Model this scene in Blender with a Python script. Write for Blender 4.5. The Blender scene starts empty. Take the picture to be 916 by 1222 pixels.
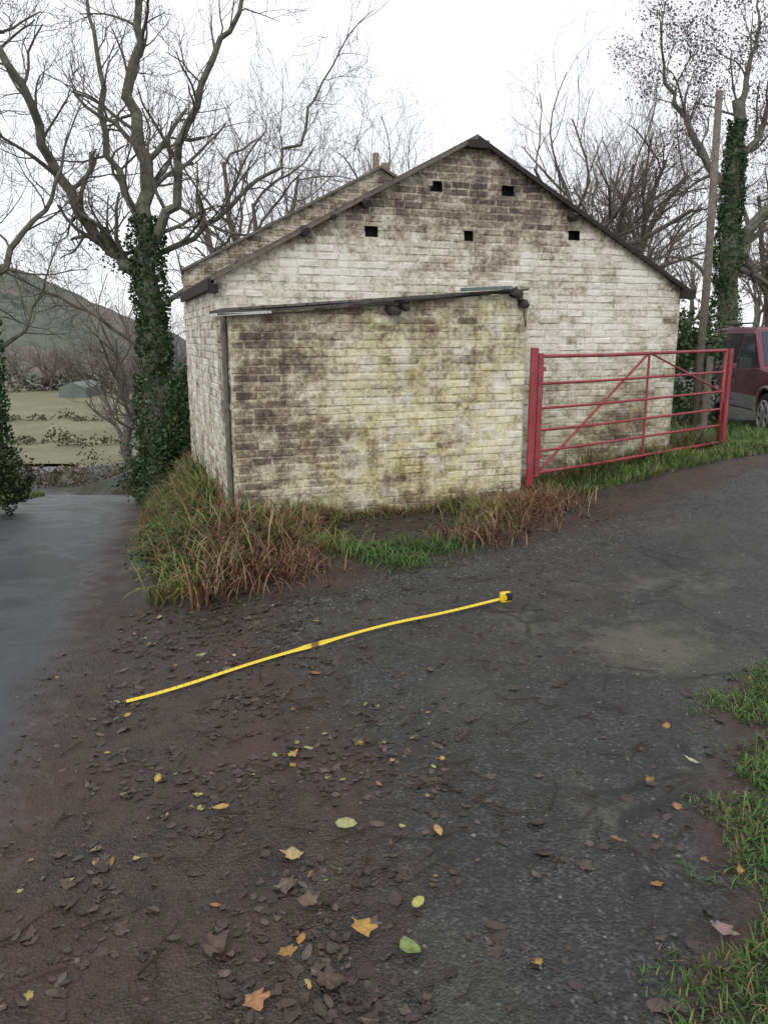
import bpy, bmesh, math, random
import numpy as np
from mathutils import Vector, Matrix, noise as mn
R=random.Random(7); NR=np.random.RandomState(5)
scene=bpy.context.scene
col0=scene.collection
# ---------------------------------------------------------------- helpers
def link(o,parent=None):
    col0.objects.link(o)
    if parent is not None: o.parent=parent
    return o
def empty(name,loc=(0,0,0)):
    o=bpy.data.objects.new(name,None); o.location=loc; o.empty_display_size=.2
    return link(o)
class MB:
    def __init__(s): s.v=[];s.f=[];s.c=[]
    def add(s,vs,fs,col=(1,1,1)):
        b=len(s.v); s.v.extend(vs); s.f.extend([tuple(i+b for i in f) for f in fs])
        if col is not None and len(col) and isinstance(col[0],(tuple,list)): s.c.extend(col)
        else: s.c.extend([tuple(col)]*len(vs))
    def box(s,c,sz,M=None,col=(1,1,1)):
        vs=[]
        for z in(-.5,.5):
            for x,y in((-.5,-.5),(.5,-.5),(.5,.5),(-.5,.5)):
                p=Vector((x*sz[0],y*sz[1],z*sz[2]))
                if M is not None: p=M@p
                vs.append((p.x+c[0],p.y+c[1],p.z+c[2]))
        s.add(vs,[(3,2,1,0),(4,5,6,7),(0,1,5,4),(1,2,6,5),(2,3,7,6),(3,0,4,7)],col)
    def tube(s,pts,rad,n=6,col=(1,1,1),cap=False):
        P=np.array(pts,float); m=len(P)
        T=np.empty_like(P); T[1:-1]=P[2:]-P[:-2]; T[0]=P[1]-P[0]; T[-1]=P[-1]-P[-2]
        T/=np.linalg.norm(T,axis=1)[:,None]+1e-9
        t0=T.mean(0); ref=np.array([0,0,1.]) if abs(t0[2])<.7 else np.array([1.,0,0])
        U=np.cross(T,ref); U/=np.linalg.norm(U,axis=1)[:,None]+1e-9
        V=np.cross(T,U)
        a=np.arange(n)*2*math.pi/n
        rr=np.array(rad,float).reshape(m,1,1)
        ring=P[:,None,:]+rr*(np.cos(a)[None,:,None]*U[:,None,:]+np.sin(a)[None,:,None]*V[:,None,:])
        vs=[tuple(q) for q in ring.reshape(-1,3).tolist()]
        fs=[]
        for i in range(m-1):
            for j in range(n):
                k=(j+1)%n
                fs.append((i*n+j,i*n+k,(i+1)*n+k,(i+1)*n+j))
        if cap: fs.append(tuple(range(n-1,-1,-1))); fs.append(tuple((m-1)*n+j for j in range(n)))
        s.add(vs,fs,col)
    def obj(s,name,mat,parent=None,smooth=False):
        me=bpy.data.meshes.new(name); me.from_pydata(s.v,[],s.f)
        a=me.color_attributes.new('Col','FLOAT_COLOR','POINT')
        c=np.ones((len(s.v),4),np.float32); c[:,:3]=np.array(s.c,np.float32)[:,:3]
        a.data.foreach_set('color',c.ravel())
        if smooth: me.polygons.foreach_set('use_smooth',[True]*len(s.f))
        me.materials.append(mat); me.update()
        return link(bpy.data.objects.new(name,me),parent)
def newmat(name,rough=.8):
    m=bpy.data.materials.new(name); m.use_nodes=True; nt=m.node_tree
    b=nt.nodes['Principled BSDF']; b.inputs['Roughness'].default_value=rough
    return m,nt,b
def nd(nt,t,**kw):
    n=nt.nodes.new(t)
    for k,v in kw.items(): setattr(n,k,v)
    return n
def math_(nt,op,a,b=None,clamp=False):
    n=nt.nodes.new('ShaderNodeMath'); n.operation=op; n.use_clamp=clamp
    for i,v in enumerate((a,b)):
        if v is None: continue
        if hasattr(v,'is_output'): nt.links.new(v,n.inputs[i])
        else: n.inputs[i].default_value=v
    return n.outputs[0]
def mixc(nt,f,a,b,mode='MIX'):
    n=nt.nodes.new('ShaderNodeMix'); n.data_type='RGBA'; n.blend_type=mode
    for i,v in ((0,f),(6,a),(7,b)):
        if hasattr(v,'is_output'): nt.links.new(v,n.inputs[i])
        elif i==0: n.inputs[0].default_value=v
        else: n.inputs[i].default_value=(v[0],v[1],v[2],1)
    return n.outputs[2]
def ramp(nt,f,stops):
    n=nt.nodes.new('ShaderNodeValToRGB'); cr=n.color_ramp
    while len(cr.elements)<len(stops): cr.elements.new(.5)
    for e,(p,c) in zip(cr.elements,stops):
        e.position=p; e.color=(c[0],c[1],c[2],1) if not isinstance(c,(int,float)) else (c,c,c,1)
    nt.links.new(f,n.inputs[0]); return n.outputs[0]
def objco(nt): return nt.nodes.new('ShaderNodeTexCoord').outputs['Object']
def noise_(nt,co,scale,detail=5,rough=.6):
    n=nd(nt,'ShaderNodeTexNoise'); n.inputs['Scale'].default_value=scale; n.inputs['Detail'].default_value=detail
    n.inputs['Roughness'].default_value=rough; nt.links.new(co,n.inputs['Vector']); return n.outputs[0]
def bump(nt,b,h,strength=.5,dist=.01):
    n=nd(nt,'ShaderNodeBump'); n.inputs['Strength'].default_value=strength; n.inputs['Distance'].default_value=dist
    nt.links.new(h,n.inputs['Height']); nt.links.new(n.outputs[0],b.inputs['Normal'])
def simple(name,c,rough=.7,nscale=15,var=.5,metal=0,bs=.3,bd=.005):
    m,nt,b=newmat(name,rough); co=objco(nt)
    n=noise_(nt,co,nscale,5,.65)
    f=ramp(nt,n,[(.3,0.),(.7,1.)])
    lo=[x*(1-var) for x in c]; hi=[min(1,x*(1+var*.6)) for x in c]
    nt.links.new(mixc(nt,f,lo,hi),b.inputs['Base Color']); b.inputs['Metallic'].default_value=metal
    bump(nt,b,noise_(nt,co,nscale*5,3),bs,bd); return m
def attrmat(name,rough=.7,nscale=20,var=.35,trans=0,spec=.4,det=2):
    m,nt,b=newmat(name,rough); co=objco(nt)
    at=nd(nt,'ShaderNodeVertexColor'); at.layer_name='Col'
    n=noise_(nt,co,nscale,det)
    f=ramp(nt,n,[(.3,1-var),(.7,1.+0)])
    c=mixc(nt,1.,at.outputs[0],f,'MULTIPLY')
    nt.links.new(c,b.inputs['Base Color']); b.inputs['Specular IOR Level'].default_value=spec
    if trans:
        t=nt.nodes.new('ShaderNodeBsdfTranslucent'); nt.links.new(c,t.inputs[0])
        mx=nt.nodes.new('ShaderNodeMixShader'); mx.inputs[0].default_value=trans
        nt.links.new(b.outputs[0],mx.inputs[1]); nt.links.new(t.outputs[0],mx.inputs[2])
        nt.links.new(mx.outputs[0],nt.nodes['Material Output'].inputs[0])
    return m
def sst(t): 
    t=np.clip(t,0,1); return t*t*(3-2*t)
def ss(x,a,b): return sst((x-a)/(b-a))
# ---------------------------------------------------------------- terrain
def edge(y):            # right-hand edge of the lane
    return -.53-.27*y-.07*np.maximum(0,y-17.5)**2
def zroad(y):
    yy=np.clip(y,0,23); return -.05*yy-.0035*yy*yy-1.8*ss(y,23,45)
def height(x,y):
    yy=np.minimum(y,26.); e=x-edge(yy); zr=zroad(y)
    w=1.9-.85*ss(y,4,7)
    up=sst(e/w)
    h=.30*ss(x,0,4.2)*ss(y,5,9)*(1-.75*ss(y,10,14.5))+.05*ss(x,1.2,2.5)*(1-ss(y,2.5,4.5))
    V=-5.2*ss(y,15,32)*ss(-x,-3,5)
    zR=h+V
    left=.55*sst((-e-2.45)/1.3)*(1-ss(y,17,20))
    z=zr*(1-up)+zR*up+left
    return z+.012*np.sin(x*3.1+y*1.7)*np.sin(y*2.3-x)*(e>0)
def H(x,y): return float(height(np.float64(x),np.float64(y)))
def trk_hi(x): return 4.95+(x+.32)*.75
def verge_x(y): return .80+.43*(y-1.63)+np.maximum(0,y-3.2)**2*1.2+.05*np.sin(y*7.)+.04*np.sin(y*13+1)
def wts(x,y):
    e=x-edge(np.minimum(y,26.))
    road=ss(-e,-.15,.65)*ss(e,-2.75,-2.25)
    bl=np.where(y<2.8,-.02,-.02-.45*(y-2.8))
    tr=ss(x-bl,-.4,.5)*ss(trk_hi(x)-y,-.3,.3)
    vx=verge_x(y)
    tr=tr*ss(vx-x,-.1,.15)
    gr=ss(x-vx,-.1,.3)*.8
    upper=ss(y-trk_hi(x),.1,.6)
    gr=np.maximum(gr,upper*.45*ss(e,.1,.5)*ss(x,-9,-1)+0*x)
    far=ss(y,11,16); gr=np.maximum(gr,far*(1-road))
    left=ss(-e,2.5,2.9); gr=np.maximum(gr,left)
    return road,tr*(y<16),gr
def moss(x,y):
    a=np.exp(-((x-1.38)/.42)**2-((y-3.95)/.38)**2)+.7*np.exp(-((x-.75)/.2)**2-((y-4.25)/.25)**2)+.6*np.exp(-((x-1.9)/.8)**2-((y-5.0)/.3)**2)
    a=a+.55*np.exp(-((x-.72)/.18)**2-((y-2.45)/.3)**2)
    return np.clip(a,0,1)
def axis(lo,hi,step,far,g=1.16):
    a=list(np.arange(lo,hi,step)); d=step; p=lo; L=[]
    while p>-far: d*=g; p-=d; L.append(p)
    d=step; p=a[-1]; U=[]
    while p<far: d*=g; p+=d; U.append(p)
    return np.array(L[::-1]+a+U)
def sheet(name,X,Y,Z,mat):
    ny,nx=X.shape
    me=bpy.data.meshes.new(name)
    v=np.stack([X,Y,Z],-1).reshape(-1,3)
    i=np.arange(ny*nx).reshape(ny,nx)
    f=np.stack([i[:-1,:-1],i[:-1,1:],i[1:,1:],i[1:,:-1]],-1).reshape(-1,4)
    me.from_pydata(v.tolist(),[],f.tolist())
    r,t,g=wts(X,Y); c=np.ones((ny*nx,4),np.float32); c[:,0]=r.ravel();c[:,1]=t.ravel();c[:,2]=g.ravel();c[:,3]=moss(X,Y).ravel()
    me.color_attributes.new('Col','FLOAT_COLOR','POINT').data.foreach_set('color',c.ravel())
    me.polygons.foreach_set('use_smooth',[True]*len(f)); me.materials.append(mat)
    return link(bpy.data.objects.new(name,me))
def groundmat():
    m,nt,b=newmat('ground_surface'); co=objco(nt)
    at=nd(nt,'ShaderNodeVertexColor'); at.layer_name='Col'
    sp=nt.nodes.new('ShaderNodeSeparateColor'); nt.links.new(at.outputs[0],sp.inputs[0])
    nL=noise_(nt,co,1.3,4,.65); nM=noise_(nt,co,6,6,.72); nF=noise_(nt,co,55,3,.7); nX=noise_(nt,co,260,2,.6)
    vo=nd(nt,'ShaderNodeTexVoronoi'); vo.inputs['Scale'].default_value=95; nt.links.new(co,vo.inputs['Vector'])
    mud=mixc(nt,ramp(nt,nM,[(.36,0.),(.64,1.)]),(.012,.008,.006),(.048,.031,.022))
    mud=mixc(nt,ramp(nt,nF,[(.5,0.),(.72,.8)]),mud,(.078,.052,.037))
    mud=mixc(nt,ramp(nt,nL,[(.48,0.),(.62,.55)]),mud,(.068,.036,.025))
    pv=nd(nt,'ShaderNodeSeparateColor'); nt.links.new(vo.outputs['Color'],pv.inputs[0])
    tr=mixc(nt,ramp(nt,pv.outputs[0],[(.5,0.),(1.,1.)]),(.023,.023,.022),(.10,.098,.092))
    tr=mixc(nt,ramp(nt,nF,[(.4,.5),(.62,0.)]),tr,(.013,.0125,.012))
    tr=mixc(nt,ramp(nt,nM,[(.36,.8),(.58,0.)]),tr,(.017,.0145,.012))
    pt=noise_(nt,co,.85,3,.55)
    tr=mixc(nt,ramp(nt,pt,[(.52,0.),(.66,.55)]),tr,(.062,.06,.046))
    ms=math_(nt,'ADD',at.outputs[1],math_(nt,'MULTIPLY',math_(nt,'SUBTRACT',nM,.5),2.2))
    tr=mixc(nt,ramp(nt,ms,[(.35,0.),(.85,.7)]),tr,(.105,.10,.07))
    dm=nt.nodes.new('ShaderNodeMix'); dm.data_type='VECTOR'; dm.inputs[0].default_value=.12
    nn=nd(nt,'ShaderNodeTexNoise'); nn.inputs['Scale'].default_value=4; nt.links.new(co,nn.inputs['Vector'])
    nt.links.new(co,dm.inputs[4]); nt.links.new(nn.outputs[1],dm.inputs[5])
    vc=nd(nt,'ShaderNodeTexVoronoi'); vc.feature='DISTANCE_TO_EDGE'; vc.inputs['Scale'].default_value=1.15; nt.links.new(dm.outputs[1],vc.inputs['Vector'])
    ck=math_(nt,'MULTIPLY',ramp(nt,vc.outputs['Distance'],[(.004,1.),(.022,0.)]),ramp(nt,nL,[(.45,0.),(.55,1.)]))
    tr=mixc(nt,math_(nt,'MULTIPLY',ck,.8),tr,(.008,.0075,.006))
    rd=mixc(nt,ramp(nt,nX,[(.35,0.),(.7,1.)]),(.032,.037,.042),(.074,.081,.088))
    rd=mixc(nt,ramp(nt,nL,[(.4,0.),(.65,.6)]),rd,(.036,.039,.042))
    rd=mixc(nt,ramp(nt,nM,[(.55,0.),(.72,.5)]),rd,(.085,.088,.09))
    gr=mixc(nt,ramp(nt,nM,[(.35,0.),(.65,1.)]),(.022,.017,.011),(.045,.062,.02))
    gr=mixc(nt,ramp(nt,nL,[(.45,0.),(.65,.5)]),gr,(.065,.08,.03))
    gr=mixc(nt,ramp(nt,nF,[(.42,.75),(.58,0.)]),gr,(.018,.015,.009))
    def th(w,k=1.3,lo=.42,hi=.58):
        s=math_(nt,'ADD',w,math_(nt,'MULTIPLY',math_(nt,'SUBTRACT',nM,.5),k))
        return ramp(nt,s,[(lo,0.),(hi,1.)])
    ft=th(sp.outputs[1],2.2,.3,.7); fr=th(sp.outputs[0],1.5,.25,.9); fg=th(sp.outputs[2],1.8,.42,.68)
    c=mixc(nt,ft,mud,tr); c=mixc(nt,fg,c,gr); c=mixc(nt,fr,c,rd)
    nt.links.new(c,b.inputs['Base Color'])
    wet=ramp(nt,nL,[(.40,.34),(.6,.7)])
    wr=ramp(nt,pt,[(.42,.12),(.56,.46)])
    rr=mixc(nt,fr,wet,wr)
    nt.links.new(rr,b.inputs['Roughness'])
    h=math_(nt,'ADD',math_(nt,'MULTIPLY',nF,.6),math_(nt,'MULTIPLY',nM,1.7))
    h=math_(nt,'ADD',h,math_(nt,'MULTIPLY',vo.outputs['Distance'],-.4))
    h=math_(nt,'SUBTRACT',h,math_(nt,'MULTIPLY',ck,.5))
    hr=math_(nt,'MULTIPLY',nX,.3)
    mh=nt.nodes.new('ShaderNodeMix'); mh.data_type='FLOAT'
    nt.links.new(fr,mh.inputs[0]); nt.links.new(h,mh.inputs[2]); nt.links.new(hr,mh.inputs[3])
    bump(nt,b,mh.outputs[0],.85,.024)
    return m
GM=groundmat()
ax=axis(-9,6.5,.07,700); ay=axis(.2,25,.07,700)
X,Y=np.meshgrid(ax,ay); sheet('ground',X,Y,height(X,Y),GM)
yy=np.arange(-6,25.2,.12); ee=np.linspace(-2.5,.5,36)
Yr,Er=np.meshgrid(yy,ee,indexing='ij'); Xr=edge(Yr)+Er; sheet('road',Xr,Yr,height(Xr,Yr)+.008-.03*ss(Er,0,.5)*(Yr>-9),GM)
tx=np.arange(-1.2,7.5,.07); tt=np.linspace(0,1,60)
Tx,Tt=np.meshgrid(tx,tt); ylo=np.minimum(1.2+(np.maximum(Tx-.6,0))**.8*1.9,1.2+np.maximum(Tx-.6,0)*3); yhi=5.1+(Tx+.32)*.75; ylo=np.minimum(ylo,yhi-.4)
Ty=ylo+(yhi-ylo)*Tt
sheet('track',Tx,Ty,height(Tx,Ty)+.005-.012*(1-ss(Tt,0,.06)*ss(1-Tt,0,.06)*ss(Tx,-1.2,-.9)),GM)
m,nt,b=newmat('pasture',.9); co=objco(nt)
c=mixc(nt,ramp(nt,noise_(nt,co,.25,5),[(.4,0.),(.6,1.)]),(.14,.15,.075),(.20,.195,.115)); c=mixc(nt,ramp(nt,noise_(nt,co,2.5,4),[(.42,0.),(.68,.8)]),c,(.115,.10,.06)); nt.links.new(c,b.inputs['Base Color'])
fx,fy=np.meshgrid(np.arange(-75,-8,1.5),np.arange(34,95,1.5)); sheet('field',fx,fy,height(fx,fy)+.12+.03*(fy-34)/2,m)
hx,hy=np.meshgrid(np.arange(-360,-45,2.2),np.arange(95,330,2.2))
hz=-5+38*ss(-hx,52,175)*ss(hy,95,215)
hz=hz+np.array([[mn.fractal(Vector((a/9,b/9,0)),.8,2.2,5)*2. for a,b in zip(r1,r2)] for r1,r2 in zip(hx,hy)])*ss(hy,95,110)
m,nt,b=newmat('hazed_hill_wood',.95); co=objco(nt)
n1=noise_(nt,co,.03,5); n2=noise_(nt,co,.35,5,.75)
c=mixc(nt,ramp(nt,n1,[(.44,0.),(.54,1.)]),(.24,.20,.175),(.17,.195,.15)); c=mixc(nt,ramp(nt,n2,[(.38,.75),(.58,0.)]),c,(.11,.12,.115))  # pale greyed tones put distance haze into the hill's colour
nt.links.new(c,b.inputs['Base Color']); bump(nt,b,n2,1,3.)
sheet('hill',hx,hy,hz,m)
# ---------------------------------------------------------------- building
ang=math.radians(19); F=Vector((math.cos(ang),math.sin(ang),0)); S=Vector((-math.sin(ang),math.cos(ang),0)); Nn=-S; UP=Vector((0,0,1))
L0=Vector((-1.3,6.8,0)); ML=L0+S*.8; W=5.2; LW=2.81; EH=2.15; AP=3.52; T=2.9
house=empty('brick_outbuilding')
def brickmat(name,stops,bs=.65):
    m,nt,b=newmat(name,.9); co=objco(nt)
    at=nd(nt,'ShaderNodeVertexColor'); at.layer_name='Col'
    sp=nt.nodes.new('ShaderNodeSeparateColor'); nt.links.new(at.outputs[0],sp.inputs[0])
    mp=nd(nt,'ShaderNodeMapping'); mp.inputs['Scale'].default_value=(1,1,1.5); nt.links.new(co,mp.inputs[0])
    mp2=nd(nt,'ShaderNodeMapping'); mp2.inputs['Scale'].default_value=(9,9,.8); nt.links.new(co,mp2.inputs[0])
    n1=noise_(nt,mp.outputs[0],3.6,7,.72); n2=noise_(nt,co,28,6,.78); n3=noise_(nt,co,120,3,.6); ns=noise_(nt,mp2.outputs[0],1.,4,.6)
    f=math_(nt,'ADD',sp.outputs[0],math_(nt,'MULTIPLY',math_(nt,'SUBTRACT',n1,.5),1.25))
    f=math_(nt,'ADD',f,math_(nt,'MULTIPLY',math_(nt,'SUBTRACT',n2,.5),1.15))
    f=math_(nt,'ADD',f,math_(nt,'MULTIPLY',math_(nt,'SUBTRACT',ns,.5),.45))
    f=math_(nt,'ADD',f,math_(nt,'MULTIPLY',math_(nt,'SUBTRACT',sp.outputs[2],.5),.15))
    c=ramp(nt,f,stops)
    ng=noise_(nt,co,5,5,.7)
    g=math_(nt,'MULTIPLY',sp.outputs[1],ramp(nt,ng,[(.36,.1),(.6,1.)]),True)
    c2=mixc(nt,g,c,mixc(nt,1.,c,(.93,.90,.52),'MULTIPLY'))
    nt.links.new(c2,b.inputs['Base Color'])
    h=math_(nt,'ADD',n2,math_(nt,'MULTIPLY',n3,.6)); bump(nt,b,h,bs,.016)
    return m
ST=[(.12,(.80,.78,.72)),(.35,(.60,.565,.475)),(.50,(.39,.345,.265)),(.66,(.20,.16,.125)),(.9,(.065,.055,.048))]
BM=brickmat('limewashed_brick',ST)
DK=simple('old_dark_timber',(.028,.023,.02),.85,12,.5)
TB=simple('weathered_timber',(.15,.13,.105),.9,14,.5)
CAV=simple('shade_dark_core',(.03,.027,.024),.95)  # near-black backing colour paints the shade inside the gable holes
def gs(w,z,cw,cz,sw,sz): return math.exp(-((w-cw)/sw)**2-((z-cz)/sz)**2)
def brick_wall(name,org,dx,nrm,xr,ztop,zmin,zmax,dirt,holes=(),seed=1,bl=.2,bh=.072):
    r=random.Random(seed); mb=MB(); me2=MB()
    def W3(w,n,z): p=org+dx*w+nrm*n; return (p.x,p.y,z)
    flip = (dx.cross(nrm)).z>0
    k=0; z=zmin
    def inh(a,b_,c,d):
        for (hw,hz,ww,hh) in holes:
            if a<hw+ww/2-.01 and b_>hw-ww/2+.01 and c<hz+hh/2-.01 and d>hz-hh/2+.01: return (hw,hz,ww,hh)
        return None
    while z<zmax:
        a,b_=xr(z+bh*.6); x=-.6+(0 if k%2 else bl/2)+r.uniform(-.025,.025); zj=r.uniform(-.003,.003)
        while x<b_:
            L=bl*r.uniform(.88,1.12) if r.random()<.9 else bl*.55; x0=max(x,a); x1=min(x+L,b_); x+=L
            if x1-x0<.03: continue
            zt=min(z+bh,ztop((x0+x1)/2))
            if zt-z<.02: continue
            parts=[(x0,x1)]; hh=inh(x0,x1,z,zt)
            if hh: parts=[(x0,min(x1,hh[0]-hh[2]/2)),(max(x0,hh[0]+hh[2]/2),x1)]
            for (p0,p1) in parts:
                if p1-p0<.03: continue
                g=.003; dp=r.uniform(.001,.009)
                if r.random()<.08: dp=-.005
                j=lambda s=.005:r.uniform(-s,s)
                cz=(z+zt)/2; cw=(p0+p1)/2
                c,gg=dirt(cw,cz); c+=r.uniform(-.035,.035)
                if r.random()<.05: c+=.12
                q=[(p0+g,z+g+zj),(p1-g,z+g+zj),(p1-g,zt-g+zj),(p0+g,zt-g+zj)]
                i=.009
                q2=[(p0+g+i+j(),z+g+i+j()+zj),(p1-g-i+j(),z+g+i+j()+zj),(p1-g-i+j(),zt-g-i+j()+zj),(p0+g+i+j(),zt-g-i+j()+zj)]
                vs=[W3(a1,-.006,b1) for a1,b1 in q]+[W3(a1,dp+j(.003),b1) for a1,b1 in q2]
                fs=[(4,5,6,7),(0,1,5,4),(1,2,6,5),(2,3,7,6),(3,0,4,7)]
                if flip: fs=[f[::-1] for f in fs]
                mb.add(vs,fs,(c,gg,r.random()))
        z+=bh; k+=1
    st=.05; zz=zmin
    while zz<zmax:
        a,b_=xr(zz+st*.5); w=a
        while w<b_-.001:
            w1=min(w+st,b_); zt=min(zz+st,ztop((w+w1)/2))
            if zt>zz+.003:
                hh=inh(w+.012,w1-.012,zz+.012,zt-.012)
                if not hh:
                    c,gg=dirt(w,zz); c=.43+.4*(c-.43)
                    vs=[W3(w,0,zz),W3(w1,0,zz),W3(w1,0,zt),W3(w,0,zt)]
                    me2.add(vs,[(0,1,2,3)] if not flip else [(3,2,1,0)],(c,gg,.5))
            w=w1
        zz+=st
    mb.obj(name+'_bricks',BM,house); me2.obj(name+'_mortar',BM,house)
rake=lambda w:EH+(AP-EH)*(1-abs(w-W/2)/(W/2))
def xr_g(z):
    if z<=EH: return (0,W)
    t=(z-EH)/(AP-EH)*W/2; return (t,W-t)
def dirt_lean(w,z):
    n=mn.fractal(Vector((w*1.4,z*1.4,3)),1,2,4)
    c=.42+.24*gs(w,z,.3,1.35,.45,.5)+.22*gs(w,z,.7,.6,.35,.3)+.15*gs(w,z,1.6,1.85,1.3,.2)+.16*gs(w,z,.15,.5,.25,.5)\
      -.12*gs(w,z,1.7,1.0,.6,.5)-.14*gs(w,z,2.6,.9,.35,.8)-.05*gs(w,z,2.2,.4,.6,.3)+.13*gs(w,z,2.2,1.35,.35,.2)+.18*gs(w,z,1.2,.05,2,.12)+.15*n
    g=.5+.45*gs(w,z,1.7,.45,.9,.5)+.25*gs(w,z,1.9,1.3,.9,.5)-.2*gs(w,z,.3,1.,.5,1)
    return c,max(0,min(1,g))
def dirt_gab(w,z):
    n=mn.fractal(Vector((w*1.2,z*1.6,9)),1,2,4)
    c=.33+.42*gs(w,z,2.75,3.05,1.0,.42)+.2*gs(w,z,1.9,2.75,.8,.25)+.2*gs(w,z,3.6,2.65,.5,.2)-.16*gs(w,z,.9,2.2,.9,.22)-.22*gs(w,z,4.2,1.9,.8,.6)+.22*gs(w,z,5.15,2.0,.12,.8)+.25*gs(w,z,4.4,.4,1,.4)+.15*n
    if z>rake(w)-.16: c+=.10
    return c,.10+.6*gs(w,z,4.4,.5,1,.5)
def hole(u,z,ww=.13,hh=.085): return (u,z,ww,hh)
HO=[hole(2.20,3.06),hole(2.98,3.07),hole(1.52,2.62),hole(2.55,2.62),hole(3.78,2.66,.13)]
brick_wall('gable',ML,F,Nn,xr_g,lambda w:rake(w)-.01,-.2,AP,dirt_gab,HO,1)
brick_wall('leanto_front',L0,F,Nn,lambda z:(0,LW),lambda w:1.79+.22*w/LW,-.3,2.05,dirt_lean,(),2)
dl=lambda w,z:(.44+.2*mn.fractal(Vector((w*2,z,5)),1,2,3)+.2*gs(w,z,.2,1,.35,1.2),.15)
brick_wall('leanto_side',L0,S,-F,lambda z:(0.001,.8),lambda w:1.84,-.9,1.84,dl,(),3)
brick_wall('side',ML,S,-F,lambda z:(0.0,T+.2),lambda w:EH-.02,-1.5,EH-.02,lambda w,z:(.32+.3*mn.fractal(Vector((w*4,z*.6,5)),1,2,3)+.35*gs(w,z,1,-.3,3,.7),.1),(),4)
brick_wall('right_side',ML+F*W,S,F,lambda z:(0.0,T+.2),lambda w:EH-.02,-.2,EH-.02,lambda w,z:(.4,.3),(),5)
brick_wall('leanto_right',L0+F*LW,S,F,lambda z:(0.0,.8),lambda w:2.0,-.2,2.0,lambda w,z:(.4,.3),(),6)
BK=ML+S*T; AP2=3.79; EH2=2.43
rake2=lambda w:EH2+(AP2-EH2)*(1-abs(w-W/2)/(W/2))
def xr_b(z):
    if z<=EH2: return (0,W)
    t=(z-EH2)/(AP2-EH2)*W/2; return (t,W-t)
dfar=lambda w,z:(.60+.12*mn.fractal(Vector((w*2,z*2,1)),1,2,3),.15)
brick_wall('far_gable',BK,F,Nn,xr_b,lambda w:rake2(w)-.02,2.0,AP2,dfar,(),7)
brick_wall('back',BK+S*.22,F,S,xr_b,lambda w:rake2(w)-.02,-1.6,AP2,dfar,(),8)
def prism(mb,poly,org,dx,nr,d0,d1,col=(1,1,1)):
    n=len(poly); vs=[]
    for d in(d0,d1):
        for w,z in poly:
            p=org+dx*w+nr*d; vs.append((p.x,p.y,z))
    fs=[tuple(range(n)),tuple(range(2*n-1,n-1,-1))]+[(i,i+n,(i+1)%n+n,(i+1)%n) for i in range(n)]
    mb.add(vs,fs,col)
mb=MB()
prism(mb,[(.02,-.2),(W-.02,-.2),(W-.02,EH-.03),(W/2,AP-.03),(.02,EH-.03)],ML,F,Nn,-.10,-.2)
prism(mb,[(.02,-1.6),(W-.02,-1.6),(W-.02,EH2-.03),(W/2,AP2-.03),(.02,EH2-.03)],BK,F,Nn,-.01,-.21)
mb.obj('shade_dark_core',CAV,house)
mb=MB()
prism(mb,[(.01,-.3),(LW-.01,-.3),(LW-.01,1.995),(.01,1.775)],L0,F,Nn,-.012,-.2)
mb.obj('leanto_core',CAV,house)
m,nt,b=newmat('slate_roof',.75); co=objco(nt)
bt=nd(nt,'ShaderNodeTexBrick'); bt.inputs['Scale'].default_value=4; bt.inputs['Color1'].default_value=(.10,.085,.075,1); bt.inputs['Color2'].default_value=(.15,.13,.11,1); bt.inputs['Mortar'].default_value=(.03,.028,.025,1); bt.inputs['Mortar Size'].default_value=.015
nt.links.new(co,bt.inputs[0]); c=mixc(nt,ramp(nt,noise_(nt,co,6,6),[(.4,0.),(.65,.7)]),bt.outputs[0],(.07,.07,.045)); nt.links.new(c,b.inputs['Base Color']); bump(nt,b,bt.outputs['Fac'],.6,-.01)
SL=m
mb=MB(); th=.028
sl=(AP-EH)/(W/2)
for sgn in(0,1):
    ov=.03 if sgn==0 else .12
    e0=-ov if sgn==0 else W+ov
    ze=EH-ov*sl-.004
    poly=[(e0,ze),(W/2,AP-.004),(W/2,AP-.004+th),(e0,ze+th)]
    prism(mb,poly,ML,F,Nn,.06,-T+.003)
mb.obj('roof_slates',SL,house)
mb=MB()
def bar(p0,p1,wd,hg,mb=mb,col=(1,1,1)):
    p0=Vector(p0);p1=Vector(p1); d=(p1-p0); L=d.length; d.normalize()
    s_=d.cross(UP); 
    if s_.length<.01: s_=Vector((1,0,0))
    s_.normalize(); u=s_.cross(d)
    M=Matrix((d,s_,u)).transposed(); mb.box((p0+p1)/2,(L,wd,hg),M,col)
P=lambda w,n,z:ML+F*w+Nn*n+UP*z
bar(P(W/2,.072,AP-.012),P(W+.14,.072,EH-.085),.02,.042)
bar(P(W+.03,.02,EH-.08),P(W+.03,.14,EH-.08),.12,.10)
bar(P(-.045,.0,EH-.07),P(-.045,-T,EH-.07),.03,.10)
bar(P(-.01,.08,EH-.11),P(-.01,-.1,EH-.11),.07,.08)
for w,zo,s_ in((.85,.03,.085),(1.45,-.01,.085),(3.72,-.05,.08),(1.12,.03,.05)):
    p=P(w,0,rake(w)-.05+zo)
    mb.tube([p-Nn*.1,p+Nn*.06,p+Nn*.13+UP*-.02],[s_*.62,s_*.6,s_*.45],7,cap=True)
bar(P(W/2-.11,.06,AP-.07),P(W/2+.11,.06,AP-.07),.08,.07)
Q=lambda w,n,z:L0+F*w+Nn*n+UP*z
zt=lambda w:1.79+.22*w/LW
rb=random.Random(4)
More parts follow.
